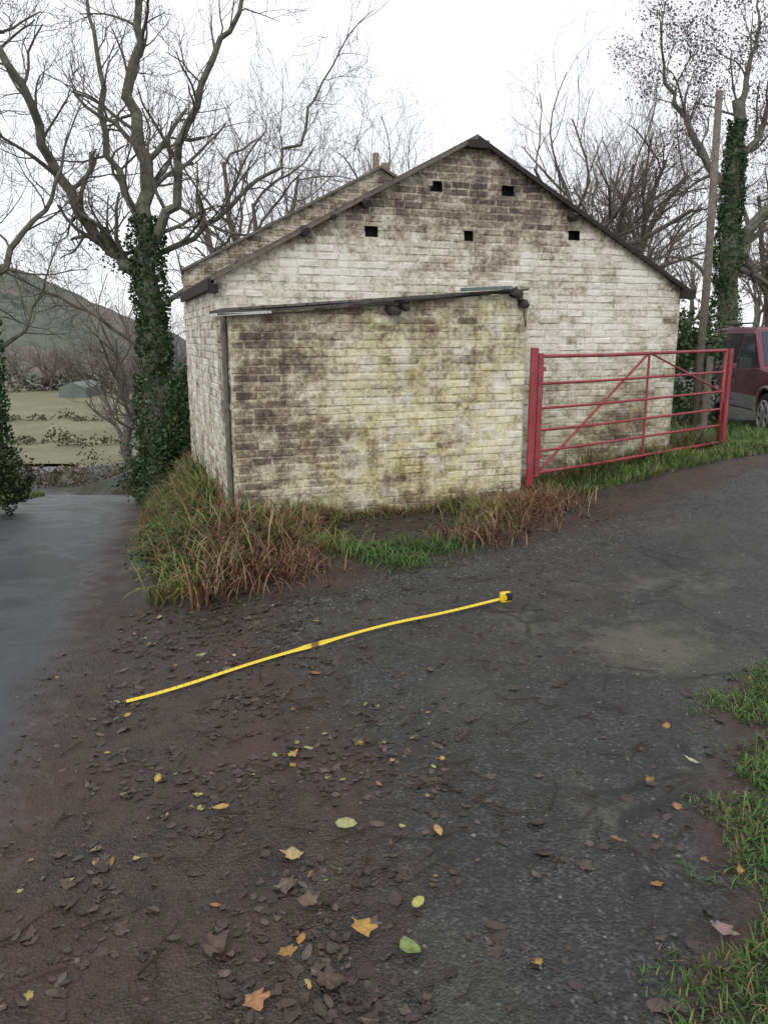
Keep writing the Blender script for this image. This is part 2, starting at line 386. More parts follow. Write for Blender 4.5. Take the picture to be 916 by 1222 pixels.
def lump(c,s):      # broken, rotten purlin end
    vs=[];n=8
    for k,(d_,f) in enumerate(((-.2,.9),(.02,1.),(.06,.9),(.10,.5))):
        for i in range(n):
            a=i*2*math.pi/n; q=s*f*rb.uniform(.7,1.2); p=c+Nn*(d_+rb.uniform(-.012,.012))+F*(math.cos(a)*q*1.15)+UP*(math.sin(a)*q*.85-.015*k); vs.append(tuple(p))
    fs=[(k*n+i,k*n+(i+1)%n,(k+1)*n+(i+1)%n,(k+1)*n+i) for k in range(3) for i in range(n)]+[tuple(3*n+i for i in range(n))]
    mb.add(vs,fs)
for (w,z,s_) in((1.45,zt(1.45)-.05,.06),(1.56,zt(1.56)-.02,.05),(2.67,2.02,.055),(2.75,1.93,.05)): lump(Q(w,0,z),s_)
mb.obj('dark_timbers',DK,house)
mb=MB()
bar(P(W/2,.07,AP-.008),P(-.04,.07,EH-.03),.018,.032,mb)
mb.obj('left_barge_board',TB,house)
mb=MB()
ks=[-.16,.3,.8,1.2,1.45,1.8,2.15]
for a,c in zip(ks[:-1],ks[1:]):
    sg=lambda w:-.018*math.sin(max(0,w+.16)/1.61*math.pi) if w<1.45 else 0
    bar(Q(a,.045,zt(a)+.022+sg(a)),Q(c,.045,zt(c)+.022+sg(c)),.045,.02,mb)
mb.obj('leanto_wall_plate',simple('grey_batten',(.075,.07,.062),.85,10,.6),house)
mb=MB(); mb.tube([Q(-.1,.07,1.785),Q(.6,.065,1.81),Q(1.4,.07,zt(1.4)-.01),Q(2.2,.065,zt(2.2)+.02),Q(2.72,.05,2.0),Q(2.78,.03,1.7)],[.006]*6,5); mb.obj('cable',DK,house)
mb=MB(); bar(Q(-.2,.06,1.775),Q(.35,.066,1.808),.02,.022,mb); mb.obj('white_batten',simple('old_white_paint',(.5,.5,.47),.7,20,.4),house)
mb=MB(); prism(mb,[(-.05,1.815),(LW,2.03),(LW,2.05),(-.05,1.835)],L0,F,Nn,.02,-.79); mb.obj('leanto_roof',SL,house)
mb=MB(); bar(Q(2.1,.06,2.02),Q(2.6,.06,2.05),.05,.03,mb); mb.obj('lead_flashing',simple('lead',(.13,.165,.15),.5,10,.4),house)
mb=MB()
for (w0,w1) in((-.02,W/2),(W/2,W+.02)):
    a=BK+F*w0+S*.1+UP*(rake2(w0)+.0); c=BK+F*w1+S*.1+UP*(rake2(w1)+.0); bar(a,c,.30,.03,mb)
mb.obj('coping',TB,house)
mb=MB(); q=BK+F*(W/2-.03)+S*.1; mb.tube([q+UP*3.7,q+UP*3.98],[.05,.042],8,cap=True); mb.box(q+UP*3.80+F*.13,(.1,.1,.12)); mb.obj('chimney_stub',simple('buff_clay',(.22,.17,.12),.8),house)
mb=MB()
mb.tube([Q(-.03,-.1,-.7),Q(-.03,-.1,1.8)],[.026,.026],8)
mb.obj('corner_post',TB,house)
# ---------------------------------------------------------------- gate
def paint(name,c):
    m,nt,b=newmat(name,.55); co=objco(nt)
    n=noise_(nt,co,22,6,.75); n2=noise_(nt,co,4,4)
    cc=mixc(nt,ramp(nt,n2,[(.35,0.),(.7,.6)]),c,(c[0]*1.05,c[1]*3+.03,c[2]*2.6+.02)); cc=mixc(nt,ramp(nt,n,[(.53,0.),(.62,1.)]),cc,(.10,.045,.03))
    nt.links.new(cc,b.inputs['Base Color']); bump(nt,b,n,.25,.003); return m
RED=paint('faded_red_paint',(.29,.022,.035))
gate=empty('farm_gate'); mb=MB()
G0=Vector((1.50,7.74,0)); G1=Vector((4.02,9.42,0)); gd=(G1-G0); GL=gd.length; gd.normalize()
def GP(s,h):
    t=s/GL; z0=.28+.09*t; z1=1.42+.03*t
    p=G0+gd*s; return (p.x,p.y,z0+(z1-z0)*h)
for h in(0,.19,.37,.56,.77,1.0):
    mb.tube([GP(.02,h),GP(GL*.3,h-.008),GP(GL*.6,h-.004),GP(GL-.02,h)],[.018 if h in(0,1.) else .0135]*4,8)
for s in(.03,GL-.03): mb.tube([GP(s,-.01),GP(s,1.02)],[.021,.021],8,cap=True)
mb.tube([GP(1.62,0),GP(1.62,1)],[.013,.013],6)
mb.tube([GP(.06,.02),GP(1.60,.99)],[.013,.013],6); mb.tube([GP(1.66,.99),GP(GL-.05,.56)],[.011,.011],6)
mb.obj('rails',RED,gate,True)
mb=MB()
pz=Vector((G0.x-.06,G0.y-.04,0)); mb.tube([pz+UP*.0,pz+UP*1.50],[.04,.04],8,cap=True); 
mb.box(pz+Vector((.07,.03,.85)),(.045,.045,1.2))
for z in(.45,1.3): mb.box(pz+Vector((.06,.02,z)),(.12,.03,.04))
mb.obj('hanging_post',RED,gate)
mb=MB(); pp=G1+gd*.07; mb.tube([pp+UP*.1,pp+UP*1.47],[.028,.028],8,cap=True); mb.obj('latch_post',RED,gate)
fp=empty('fence'); mb=MB(); mb.tube([(4.28,10.6,0),(4.3,10.6,1.35)],[.05,.045],8,cap=True); mb.obj('post',TB,fp)
mb=MB(); mb.tube([(4.72,12,0),(4.72,12,2.5),(4.67,12,4.95)],[.062,.056,.048],10,cap=True); po=mb.obj('utility_pole',TB,None,True)
# ---------------------------------------------------------------- car
def build_car():
    car=empty('parked_suv')
    m,nt,b=newmat('maroon_car_paint',.28); b.inputs['Coat Weight'].default_value=.5
    co=objco(nt); nt.links.new(mixc(nt,ramp(nt,noise_(nt,co,3,5),[(.4,0.),(.7,.3)]),(.105,.010,.03),(.12,.025,.045)),b.inputs['Base Color'])
    PT=m
    GLs,nt,b=newmat('car_glass',.06); b.inputs['Base Color'].default_value=(.02,.025,.03,1)
    CL=simple('grey_cladding',(.20,.19,.19),.5,8,.2); RB=simple('tyre_rubber',(.018,.018,.018),.85); AL=simple('alloy',(.45,.45,.45),.4,6,.15,.6); BKp=simple('black_plastic',(.02,.02,.02),.5)
    LT=simple('lamp_lens',(.6,.6,.58),.15,6,.1)
    hw=.86
    def arch(cx,r=.40,z0=.38):
        return [(cx+r*math.cos(a),z0+r*math.sin(a)) for a in np.linspace(0,math.pi,11)]
    bot=[(2.15,.40)]+arch(1.35)+arch(-1.32)+[(-2.15,.42)]
    top=[(-2.2,.6),(-2.19,1.05),(1.0,1.07),(1.95,.98),(2.17,.9),(2.2,.6)]
    poly=bot+top
    def ext(poly,h,name,mat,bev=.03):
        n=len(poly); vs=[(x,-h,z) for x,z in poly]+[(x,h,z) for x,z in poly]
        fs=[tuple(range(n)),tuple(range(2*n-1,n-1,-1))]+[((i+1)%n,i,i+n,(i+1)%n+n) for i in range(n)]
        me=bpy.data.meshes.new(name); me.from_pydata(vs,[],fs); me.materials.append(mat)
        bm=bmesh.new(); bm.from_mesh(me); bmesh.ops.recalc_face_normals(bm,faces=bm.faces); bm.to_mesh(me); bm.free()
        o=link(bpy.data.objects.new(name,me),car)
        md=o.modifiers.new('b','BEVEL'); md.width=bev; md.segments=3; md.limit_method='ANGLE'; md.angle_limit=math.radians(50)
        return o
    ext(poly,hw,'body',PT)
    Yz=lambda z:.83-(z-1.04)*.22
    vs=[]
    for y in(-1,1):
        for x,z in((-2.17,1.04),(.95,1.04),(.15,1.72),(-1.0,1.75),(-2.0,1.71)): vs.append((x,y*Yz(z),z))
    fs=[(0,1,2,3,4),(9,8,7,6,5),(1,6,7,2),(2,7,8,3),(3,8,9,4),(4,9,5,0),(0,5,6,1)]
    me=bpy.data.meshes.new('cabin'); me.from_pydata(vs,[],fs); me.materials.append(PT)
    bm=bmesh.new(); bm.from_mesh(me); bmesh.ops.recalc_face_normals(bm,faces=bm.faces); bm.to_mesh(me); bm.free()
    o=link(bpy.data.objects.new('cabin',me),car); md=o.modifiers.new('b','BEVEL'); md.width=.03; md.segments=3
    mb=MB()
    yz=lambda z:Yz(z)+.010
    for s_ in(-1,1):
        for q in ([(-2.0,1.12),(-1.2,1.12),(-1.2,1.62),(-1.86,1.62)],[(-1.12,1.12),(-.35,1.12),(-.35,1.63),(-1.12,1.63)],[(-.27,1.12),(.76,1.12),(.17,1.63),(-.27,1.63)]):
            v=[(x,s_*yz(z),z) for x,z in q]; mb.add(v,[(0,1,2,3) if s_<0 else (3,2,1,0)])
    xf=lambda z:.95-(z-1.04)/.68*.8+.012
    mb.add([(xf(1.12),-.74,1.12),(xf(1.12),.74,1.12),(xf(1.66),.62,1.66),(xf(1.66),-.62,1.66)],[(0,1,2,3)])
    xb=lambda z:-2.17+(z-1.04)/.67*.17-.012
    mb.add([(xb(1.15),-.7,1.15),(xb(1.6),-.62,1.6),(xb(1.6),.62,1.6),(xb(1.15),.7,1.15)],[(0,1,2,3)])
    mb.obj('windows',GLs,car)
    mb=MB()
    for s_ in(-1,1):
        mb.box((.02,s_*(hw+.006),.52),(1.75,.03,.2)); mb.box((-1.95,s_*(hw+.005),.52),(.36,.03,.2)); mb.box((1.98,s_*(hw+.005),.52),(.3,.03,.2))
        for cx in(1.35,-1.32):
            a=np.linspace(0,math.pi,13); mb.tube([(cx+.42*math.cos(t),s_*(hw+.005),.38+.42*math.sin(t)) for t in a],[.03]*13,6)
    mb.box((2.2,0,.5),(.16,1.7,.24)); mb.box((-2.22,0,.5),(.14,1.7,.22)); mb.obj('cladding_bumpers',CL,car)
    mb=MB()
    for s_ in(-1,1):
        mb.box((.62,s_*.98,1.14),(.10,.2,.16)); mb.box((.62,s_*.9,1.09),(.05,.12,.05))
        for x in(-.25,-1.05): mb.box((x,s_*(hw+.012),.93),(.16,.025,.035))
        mb.tube([(-1.8,s_*.62,1.76),(-1.7,s_*.62,1.80),(-.1,s_*.62,1.80),(0,s_*.62,1.74)],[.015]*4,6)
        for x in(-1.16,-.31): mb.box((x,s_*(hw+.002),.82),(.008,.004,.5))
    mb.box((2.2,0,.78),(.03,.9,.14)); mb.obj('black_trim',BKp,car)
    mb=MB()
    for s_ in(-1,1): mb.box((2.17,s_*.65,.8),(.06,.3,.15))
    mb.obj('headlamps',LT,car)
    mb=MB(); mr=MB()
    for cx in(1.35,-1.32):
        for s_ in(-1,1):
            y=s_*.76; prof=[(.0,.11),(.28,.11),(.33,.10),(.36,.06),(.36,-.06),(.33,-.1),(.0,-.1)]
            n=24; vs=[];fs=[]
            for (r,o_) in prof:
                for k in range(n): vs.append((cx+r*math.cos(k*2*math.pi/n),y+s_*o_,.36+r*math.sin(k*2*math.pi/n)))
            for i in range(len(prof)-1):
                for k in range(n): fs.append((i*n+k,i*n+(k+1)%n,(i+1)*n+(k+1)%n,(i+1)*n+k))
            mb.add(vs,fs)
            for k in range(6):
                a=k*math.pi/3; M=Matrix.Rotation(-a,3,'Y'); mr.box((cx+.12*math.cos(a),y+s_*.12,.36+.12*math.sin(a)),(.2,.02,.07),M)
            a=np.linspace(0,2*math.pi,25); mr.tube([(cx+.225*math.cos(t),y+s_*.115,.36+.225*math.sin(t)) for t in a],[.018]*25,6)
    mb.obj('tyres',RB,car,False); mr.obj('wheels',AL,car)
    mb=MB(); mb.box((0,0,.45),(4.0,1.4,.2)); mb.obj('chassis',BKp,car)
    return car
car=build_car(); d=Vector((-.09,-.985)); car.location=(6.74,13.3,H(6.9,13.3)-.03); car.rotation_euler=(0,0,math.atan2(d.y,d.x)); car.scale=(.97,.97,.97)
# ---------------------------------------------------------------- vegetation
BARK=attrmat('bark',.9,9,.5,det=1); LEAF=attrmat('leaf',.6,6,.4,.2,det=0); BLADE=attrmat('grass_blade',.55,5,.3,.2,det=0)
def sub(r,p,dd,L,rad,lev,mx,out,wob=.22,trop=.05,nch=(5,5,4,4,3)):
    n=4 if lev>=mx-1 else 5
    pts=[p.copy()]; dcur=dd.normalized()
    for i in range(n):
        dcur=(dcur+Vector((r.gauss(0,wob),r.gauss(0,wob),r.gauss(0,wob)+trop))).normalized()
        pts.append(pts[-1]+dcur*(L/n))
    rend=max(.0025,rad*.42); rs=[rad+(rend-rad)*i/n for i in range(n+1)]
    out.append((pts,rs,lev))
    if lev>=mx: return
    k=nch[min(lev,len(nch)-1)]
    for c in range(k):
        t=(c+.6+r.uniform(-.3,.3))/k; t=.2+.8*min(1,t); idx=min(n-1,int(t*n)); fr=t*n-idx
        q=pts[idx].lerp(pts[idx+1],min(1,fr)); base=(pts[idx+1]-pts[idx]).normalized()
        ax_=Vector((r.gauss(0,1),r.gauss(0,1),r.gauss(0,1))); ax_=base.cross(ax_).normalized()
        a=math.radians(r.uniform(25,62)); nd_=base*math.cos(a)+ax_*math.sin(a); nd_.z+=.12
        sub(r,q,nd_,L*r.uniform(.48,.75),max(.0028,rs[idx]*r.uniform(.42,.62)),lev+1,mx,out,wob,trop,nch)
def polyseg(pts,r0,r1,r,sub_n=4,j=.04):
    P_=[Vector(p) for p in pts]; o=[]; 
    for i in range(len(P_)-1):
        for k in range(sub_n):
            p=P_[i].lerp(P_[i+1],k/sub_n); 
            if i or k: p=p+Vector((r.gauss(0,j),r.gauss(0,j),r.gauss(0,j)))
            o.append(p)
    o.append(P_[-1]); n=len(o)-1
    return o,[r0+(r1-r0)*i/n for i in range(n+1)]
def limb(out,r,pts,r0,r1,every=1,cl=1.3,mx=4,st=2,nch=(4,4,3,3)):
    o,rs=polyseg(pts,r0,r1,r); out.append((o,rs,0)); n=len(o)
    for i in range(st,n,every):
        base=(o[i]-o[i-1]).normalized(); ax_=base.cross(Vector((r.gauss(0,1),r.gauss(0,1),r.gauss(0,1)))).normalized()
        a=math.radians(r.uniform(30,70)); d_=base*math.cos(a)+ax_*math.sin(a); d_.z+=.15
        sub(r,o[i],d_,cl*r.uniform(.7,1.25)*(1-.35*i/n),max(.008,rs[i]*r.uniform(.3,.5)),1,mx,out,.2,.05,nch)
    sub(r,o[-1],(o[-1]-o[-2]),cl,r1,1,mx,out,.2,.05,nch)
def tree_mesh(out,col,tw):
    mb=MB()
    for pts,rs,lev in out:
        n=9 if rs[0]>.08 else (6 if rs[0]>.02 else 3)
        t=min(1,rs[0]/.05); c=tuple(tw[i]+(col[i]-tw[i])*t for i in range(3)); mb.tube(pts,rs,n,c)
    return mb
def cloud(mb,r,c,rad,n,size,cols,shell=.5,nz=1.6):
    k=0;tries=0
    while k<n and tries<n*5:
        tries+=1
        v=Vector((r.gauss(0,1),r.gauss(0,1),r.gauss(0,1))).normalized()*(shell+(1-shell)*r.random())
        f=1+.35*mn.noise(Vector((v.x*2+c[0],v.y*2+c[1],v.z*2+c[2])))
        p=Vector((c[0]+v.x*rad[0]*f,c[1]+v.y*rad[1]*f,c[2]+v.z*rad[2]*f))
        if mn.noise(p*nz)<-.12 and r.random()<.8: continue
        leafq(mb,r,p,size,cols); k+=1
def leafq(mb,r,p,size,cols):
    s=size*r.uniform(.5,1.2); a=Vector((r.gauss(0,1),r.gauss(0,1),r.gauss(0,.7))).normalized(); b_=a.cross(Vector((r.gauss(0,1),r.gauss(0,1),r.gauss(0,1)))).normalized()
    c=cols[r.randrange(len(cols))]; k=r.uniform(.6,1.3); c=tuple(x*k for x in c)
    q=[p-a*s*.5,p+b_*s*.34,p+a*s*.5,p-b_*s*.34]; mb.add([tuple(x) for x in q],[(0,1,2,3)],c)
IVY=[(.05,.10,.03),(.065,.13,.04),(.03,.065,.022),(.09,.145,.055)]
BC=(.155,.155,.115); TW=(.13,.11,.10)
r=random.Random(11); out=[]; yb=13.4
V3=lambda x,z,dy=0:(x,yb+dy,z)
out.append((polyseg([V3(-3.72,-1.4),V3(-3.8,0),V3(-3.82,1.63),V3(-3.86,3.0)],.27,.17,r)[0],list(np.linspace(.27,.17,13)),0))
limb(out,r,[V3(-3.85,2.2),V3(-4.3,2.9,.1),V3(-4.87,3.36,.2),V3(-5.39,4.37,.3),V3(-5.63,5.35,0),V3(-6.18,6.4,-.2)],.12,.05)
limb(out,r,[V3(-3.86,2.95),V3(-3.83,4.25,.1),V3(-4.05,5.35,.3),V3(-3.79,6.3,.2),V3(-3.7,7.3,0)],.13,.04)
limb(out,r,[V3(-3.84,2.8),V3(-3.29,3.6,-.2),V3(-3.11,4.5,-.4),V3(-2.57,5.6,-.5),V3(-2.04,6.5,-.6)],.09,.03)
limb(out,r,[V3(-3.84,2.8),V3(-2.9,3.36,.3),V3(-2.12,4.12,.6),V3(-1.43,4.74,.8),V3(-1.0,5.8,1.0)],.055,.018)
limb(out,r,[V3(-3.86,2.9),V3(-4.4,4.25,.5),V3(-4.68,5.6,.9),V3(-4.9,6.8,1.2)],.08,.03)
limb(out,r,[V3(-3.85,1.9),V3(-3.1,2.6,.2),V3(-2.5,3.3,.3)],.05,.02,1,1.0,3)
limb(out,r,[V3(-3.85,1.2),V3(-4.6,1.9,-.2),V3(-5.4,2.3,-.3)],.04,.018,1,1.0,4)
tr=empty('ivy_clad_tree'); tree_mesh(out,BC,TW).obj('trunk_and_limbs',BARK,tr)
mb=MB()
for i in range(8000):
    z=-1.2+4.7*r.random()**1.15
    rad=(.40 if z<1 else .30)-.05*(z/3)+.12*mn.noise(Vector((z*1.5,3,0))); a=r.uniform(0,6.283); rr=rad*r.uniform(.75,1.15)
    leafq(mb,r,Vector((-3.78-.02*z+rr*math.cos(a),yb+rr*math.sin(a),z)),.075,IVY)
for o,rs,l in out[1:4]+[out[5]]:
    if len(o)<10: continue
    for i in range(700):
        t=r.random()**1.6*.35*len(o); k=int(t); p=o[k].lerp(o[k+1],t-k); leafq(mb,r,p+Vector((r.gauss(0,.11),r.gauss(0,.11),r.gauss(0,.11))),.07,IVY)
mb.obj('ivy',LEAF,tr)
mb=MB()
for c,rd,n in(((-3.35,12.9,-.3),(.5,.5,.95),3800),((-4.35,15.0,-1.0),(.75,.6,.85),3500),((-3.1,12.6,.7),(.35,.35,.6),1500)): cloud(mb,r,c,rd,n,.075,IVY,.5)
mb.obj('holly_bush',LEAF)
r=random.Random(15); out=[]; yb=12.3
out.append((polyseg([V3(-6.15,-.8),V3(-6.1,1),V3(-6.2,2.4),V3(-6.3,3.8)],.2,.12,r)[0],list(np.linspace(.2,.12,13)),0))
limb(out,r,[V3(-6.2,2.0),V3(-5.7,2.9,.3),V3(-5.2,3.5,.5),V3(-4.9,4.4,.7)],.06,.02)
limb(out,r,[V3(-6.2,1.2),V3(-5.6,1.7,.3),V3(-5.3,2.4,.5)],.04,.015)
limb(out,r,[V3(-6.3,3.6),V3(-6.1,4.8,.3),V3(-5.8,6.0,.5),V3(-5.7,7.2,.7)],.09,.03)
limb(out,r,[V3(-6.3,3.4),V3(-6.7,4.5,.3),V3(-7,5.6,.5)],.08,.03)
t3=empty('roadside_tree'); tree_mesh(out,BC,TW).obj('trunk_and_limbs',BARK,t3)
mb=MB()
for i in range(3500):
    z=-.8+3.3*r.random()**1.3; rad=.30-.03*z+.1*mn.noise(Vector((z*1.5,6,0))); a=r.uniform(0,6.283); q=rad*r.uniform(.7,1.15)
    leafq(mb,r,Vector((-6.13+q*math.cos(a),yb+q*math.sin(a),z)),.08,IVY)
cloud(mb,r,(-6.05,12.0,-.6),(.65,.8,.55),3000,.075,[(.04,.06,.025),(.06,.075,.03)])
mb.obj('ivy',LEAF,t3)
def generic(seed,Hh=9.,mx=5,nch=(6,5,5,3,3),spread=.5):
    r=random.Random(seed); out=[]
    trunk,rs=polyseg([(0,0,-.5),(r.gauss(0,.1),r.gauss(0,.1),Hh*.18),(r.gauss(0,.2),r.gauss(0,.2),Hh*.36)],Hh*.026,Hh*.018,r,3)
    out.append((trunk,rs,0))
    for i in range(7):
        a=i*2.4+r.uniform(-.4,.4); d_=Vector((math.cos(a)*spread*r.uniform(.6,1.5),math.sin(a)*spread*r.uniform(.6,1.5),1))
        q=trunk[-1-(i%4)]
        sub(r,q,d_,Hh*r.uniform(.3,.42),Hh*.010*r.uniform(.7,1.2),1,mx,out,.2,.06,nch)
    return tree_mesh(out,(.18,.155,.13),(.18,.145,.125))
gen=[]
for sd in(21,22,23):
    mbx=generic(sd); o=mbx.obj('tmp_%d'%sd,BARK); gen.append(o.data); bpy.data.objects.remove(o)
far=[]
for sd in(31,32):
    mbx=generic(sd,9.,4,(6,5,4,3,3),.6); o=mbx.obj('tmp_%d'%sd,BARK); far.append(o.data); bpy.data.objects.remove(o)
def put(name,mesh,x,y,sc,rot,zs=1.,parent=None,z=None):
    o=bpy.data.objects.new(name,mesh); o.location=(x,y,(H(x,y) if z is None else z)); o.scale=(sc,sc,sc*zs); o.rotation_euler=(0,0,rot); return link(o,parent)
put('bare_tree',gen[1],-9.3,15.5,.85,2.0)
put('bare_tree',gen[2],-5.3,17.5,.50,1.0,1.)
put('bare_tree',gen[0],-7.8,24,.75,3.0)
put('bare_tree',gen[1],-1.2,21,.95,1.1)
put('bare_tree',gen[2],-3.2,19,.95,2.1)
put('bare_tree',gen[0],-.4,24,1.05,5.1)
put('bare_tree',gen[0],5.0,22,.98,2.2)
put('bare_tree',gen[1],6.6,23,.98,.7)
put('bare_tree',gen[0],8.4,27,1.1,4.0)
put('bare_tree',gen[2],10.3,22,.95,.2)
dt=empty('distant_trees')
rr=random.Random(3)
for i in range(22):
    x=rr.uniform(-12,34); y=rr.uniform(32,48); 
    if x<-4: y+=12
    put('tree_%d'%i,far[i%2],x,y,rr.uniform(.75,1.1),rr.uniform(0,6),1,dt)
for i in range(30):
    x=rr.uniform(-56,-18); y=rr.uniform(84,94); put('hedgerow_tree_%d'%i,far[i%2],x,y,rr.uniform(.5,1.05),rr.uniform(0,6),.8,dt)
r=random.Random(5); out=[]; yb=18.5
out.append((polyseg([V3(7.75,-.2),V3(7.8,2.5),V3(7.7,5.0),V3(7.6,6.6)],.26,.12,r)[0],list(np.linspace(.26,.12,13)),0))
limb(out,r,[V3(7.75,3.2),V3(8.3,4.2,-.2),V3(9.2,5.0,-.4),V3(10.3,5.6,-.5)],.16,.05)
limb(out,r,[V3(7.7,4.6),V3(7.0,5.6,.2),V3(6.4,6.6,.4),V3(6.1,7.4,.4)],.10,.03)
limb(out,r,[V3(7.65,5.6),V3(7.8,6.8,.2),V3(8.1,8.2,.4)],.1,.03)
limb(out,r,[V3(7.65,4.9),V3(8.4,6.2,.5),V3(9.0,7.6,.9)],.1,.03)
limb(out,r,[V3(7.75,2.6),V3(7.0,3.3,.3),V3(6.2,3.5,.6)],.06,.02)
t2=empty('ivy_clad_tree')
tree_mesh(out,BC,TW).obj('trunk_and_limbs',BARK,t2)
mb=MB()
for i in range(6000):
    z=6.2*r.random(); rad=.42-.035*z+.14*mn.noise(Vector((z*1.3,8,0))); a=r.uniform(0,6.283); q=rad*r.uniform(.7,1.15)
    leafq(mb,r,Vector((7.77-.02*z+q*math.cos(a),yb+q*math.sin(a),z)),.09,IVY)
mb.obj('ivy',LEAF,t2)
mb=MB(); COP=[(.16,.10,.11),(.19,.11,.12),(.12,.08,.095)]
tips=[p for o,rs,l in out if l>=3 for p in (o[-1],o[-2]) if p.z>4.8]
for i in range(13000): 
    p=r.choice(tips); leafq(mb,r,p+Vector((r.gauss(0,.13),r.gauss(0,.13),r.gauss(0,.13))),.06,COP)
mb.obj('copper_leaves',LEAF,t2)
mb=MB(); HC=[(.04,.08,.024),(.065,.11,.035),(.05,.08,.027),(.10,.13,.045)]
for c,rd,n in(((4.75,12.6,.9),(.65,.7,1.3),4200),((5.0,14.2,1.2),(.6,.6,1.2),2500)): cloud(mb,r,c,rd,n,.085,HC)
mb.obj('laurel_bush',LEAF)
mb=MB()
for i in range(13):
    x=5+i*1.6; cloud(mb,r,(x,21+.3*math.sin(i*2.),.6),(1.2,.8,1.15+.25*math.sin(i*1.7)),1300,.12,[(.06,.085,.035),(.085,.08,.05),(.05,.06,.035),(.11,.085,.06)])
for i in range(9):
    x=-9.9-i*.25; y=9.5+i*1.6; cloud(mb,r,(x,y,H(x,y)+.4),(.8,.9,.75),1000,.09,[(.05,.055,.025),(.035,.05,.02),(.07,.06,.035)])
mb.obj('hedge',LEAF)
mb=MB()
for i in range(24):
    x=-52+i*2.2; y=83+2*math.sin(i); cloud(mb,r,(x,y,-3.2),(1.9,1.2,1.3+.7*math.sin(i*2.3)),380,.36,[(.10,.10,.075),(.14,.11,.09),(.09,.105,.07)])
for i in range(12):
    x=-12.5+i*.85; y=24.5+.3*math.sin(i*3); cloud(mb,r,(x,y,H(x,y)+.35),(.7,.5,.65+.25*math.sin(i*1.9)),480,.10,[(.14,.11,.05),(.09,.09,.04),(.19,.14,.075),(.12,.075,.04)])
for (x0_,y0_,n_) in((-21,46,9),(-30,58,10)):
    for i in range(n_):
        x=x0_+i*1.6; y=y0_+math.sin(i*2); cloud(mb,r,(x,y,H(x,y)+.3),(1.1,.7,.5+.5*math.sin(i*1.3)**2),260,.22,[(.10,.10,.05),(.08,.10,.045),(.14,.11,.06)])
mb.obj('field_hedgerow',LEAF)
barn=empty('field_barn'); mb=MB(); prism(mb,[(0,-5),(2.6,-5),(2.6,-3.1),(1.3,-2.6),(0,-3.1)],Vector((-31.0,76,0)),Vector((1,0,0)),Vector((0,1,0)),0,5); mb.obj('shell',simple('green_sheeting',(.12,.15,.13),.6,1,.2),barn)
# --- grass
def blade(mb,r,x,y,L,w,lean,col,z=None,az=None):
    z=H(x,y)-.01 if z is None else z
    az=r.uniform(0,6.283) if az is None else az; d_=Vector((math.cos(az),math.sin(az),0)); s_=Vector((-d_.y,d_.x,0))
    n=5 if L>.15 else 3; th=math.radians(r.uniform(2,25)); cur=math.radians(r.uniform(.4,1.)*lean)
    p=Vector((x,y,z)); vs=[]; cs=[]; k=r.uniform(.75,1.2)
    for i in range(n+1):
        t=i/n; ww=w*(1-t**1.6)*.5+.0006; vs+=[tuple(p-s_*ww),tuple(p+s_*ww)]
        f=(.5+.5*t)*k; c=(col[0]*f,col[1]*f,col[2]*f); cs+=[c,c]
        a=th+cur*t; p=p+(d_*math.sin(a)+UP*math.cos(a))*(L/n)
        if p.z<z-.02 and L>.2: p.z=max(p.z,H(p.x,p.y)+.005)
    mb.add(vs,[(2*i,2*i+1,2*i+3,2*i+2) for i in range(n)],cs)
GRN=[(.09,.20,.035),(.135,.255,.05),(.065,.145,.03)]; YEL=[(.30,.31,.09),(.22,.28,.07),(.38,.32,.13)]; BRN=[(.30,.18,.09),(.21,.085,.05),(.42,.30,.18),(.15,.055,.035),(.36,.20,.11)]
r=random.Random(77)
mb=MB()
cl=[]
tries=0
while len(cl)<135 and tries<6000:
    tries+=1
    y=r.uniform(4.75,10.5); x=r.uniform(-3.8,.1); e=x-float(edge(y))
    loc=Vector((x,y,0))-L0; w=loc.dot(F); n_=loc.dot(Nn)
    if e<.42-.03*(y-5) or e>1.75: continue
    if w>-.02 and n_<.08: continue
    if w>.0 and n_>1.25-.5*w: continue
    if n_>1.5: continue
    cl.append((x,y,w,n_))
for (x,y,w,n_) in cl:
    kind=r.random()+(.33 if (w>-.7 and n_>.45) else 0)
    hh=1.05 if w<0 else .82
    for i in range(r.randint(26,44)):
        c=r.choice(GRN if kind<.5 else (YEL if kind<.7 else BRN)) if r.random()<.75 else r.choice(GRN+YEL+BRN)
        blade(mb,r,x+r.gauss(0,.07),y+r.gauss(0,.07),r.uniform(.18,.5)*hh,r.uniform(.008,.021),r.uniform(90,190),c)
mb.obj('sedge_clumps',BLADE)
mb=MB()
def strip(n,fn,L,lean,cols,w=.006):
    for i in range(n):
        x,y,k=fn(); 
        if k<=0: continue
        blade(mb,r,x,y,r.uniform(.5,1.1)*L*k,r.uniform(.6,1.3)*w,lean,r.choice(cols))
def wallfoot():
    w=r.uniform(-.1,3.1); n_=abs(r.gauss(0,.14))+.03; p=L0+F*w+Nn*n_; k=.35+1.2*max(0,mn.noise(Vector((w*2.2,0,4)))+.3); return p.x,p.y,k
strip(1900,wallfoot,.2,130,GRN+YEL+BRN,.009)
def gatefoot():
    s=r.uniform(-.2,GL+1.6); p=G0+gd*s+Vector((gd.y,-gd.x,0))*r.uniform(-.35,.40+.12*s*.6); q=mn.noise(Vector((p.x*2,p.y*2,0))); return p.x,p.y,(.65+.8*q)
strip(9000,gatefoot,.21,120,GRN+GRN+[YEL[1],YEL[0],BRN[2]],.0075)
def gateweeds():
    s=r.uniform(-.1,GL); q=mn.noise(Vector((s*1.7,2,0))); p=G0+gd*s-Vector((gd.y,-gd.x,0))*r.uniform(.0,.25); return p.x,p.y,max(0,.6+1.3*q)
strip(1700,gateweeds,.45,100,GRN+BRN+YEL,.009)
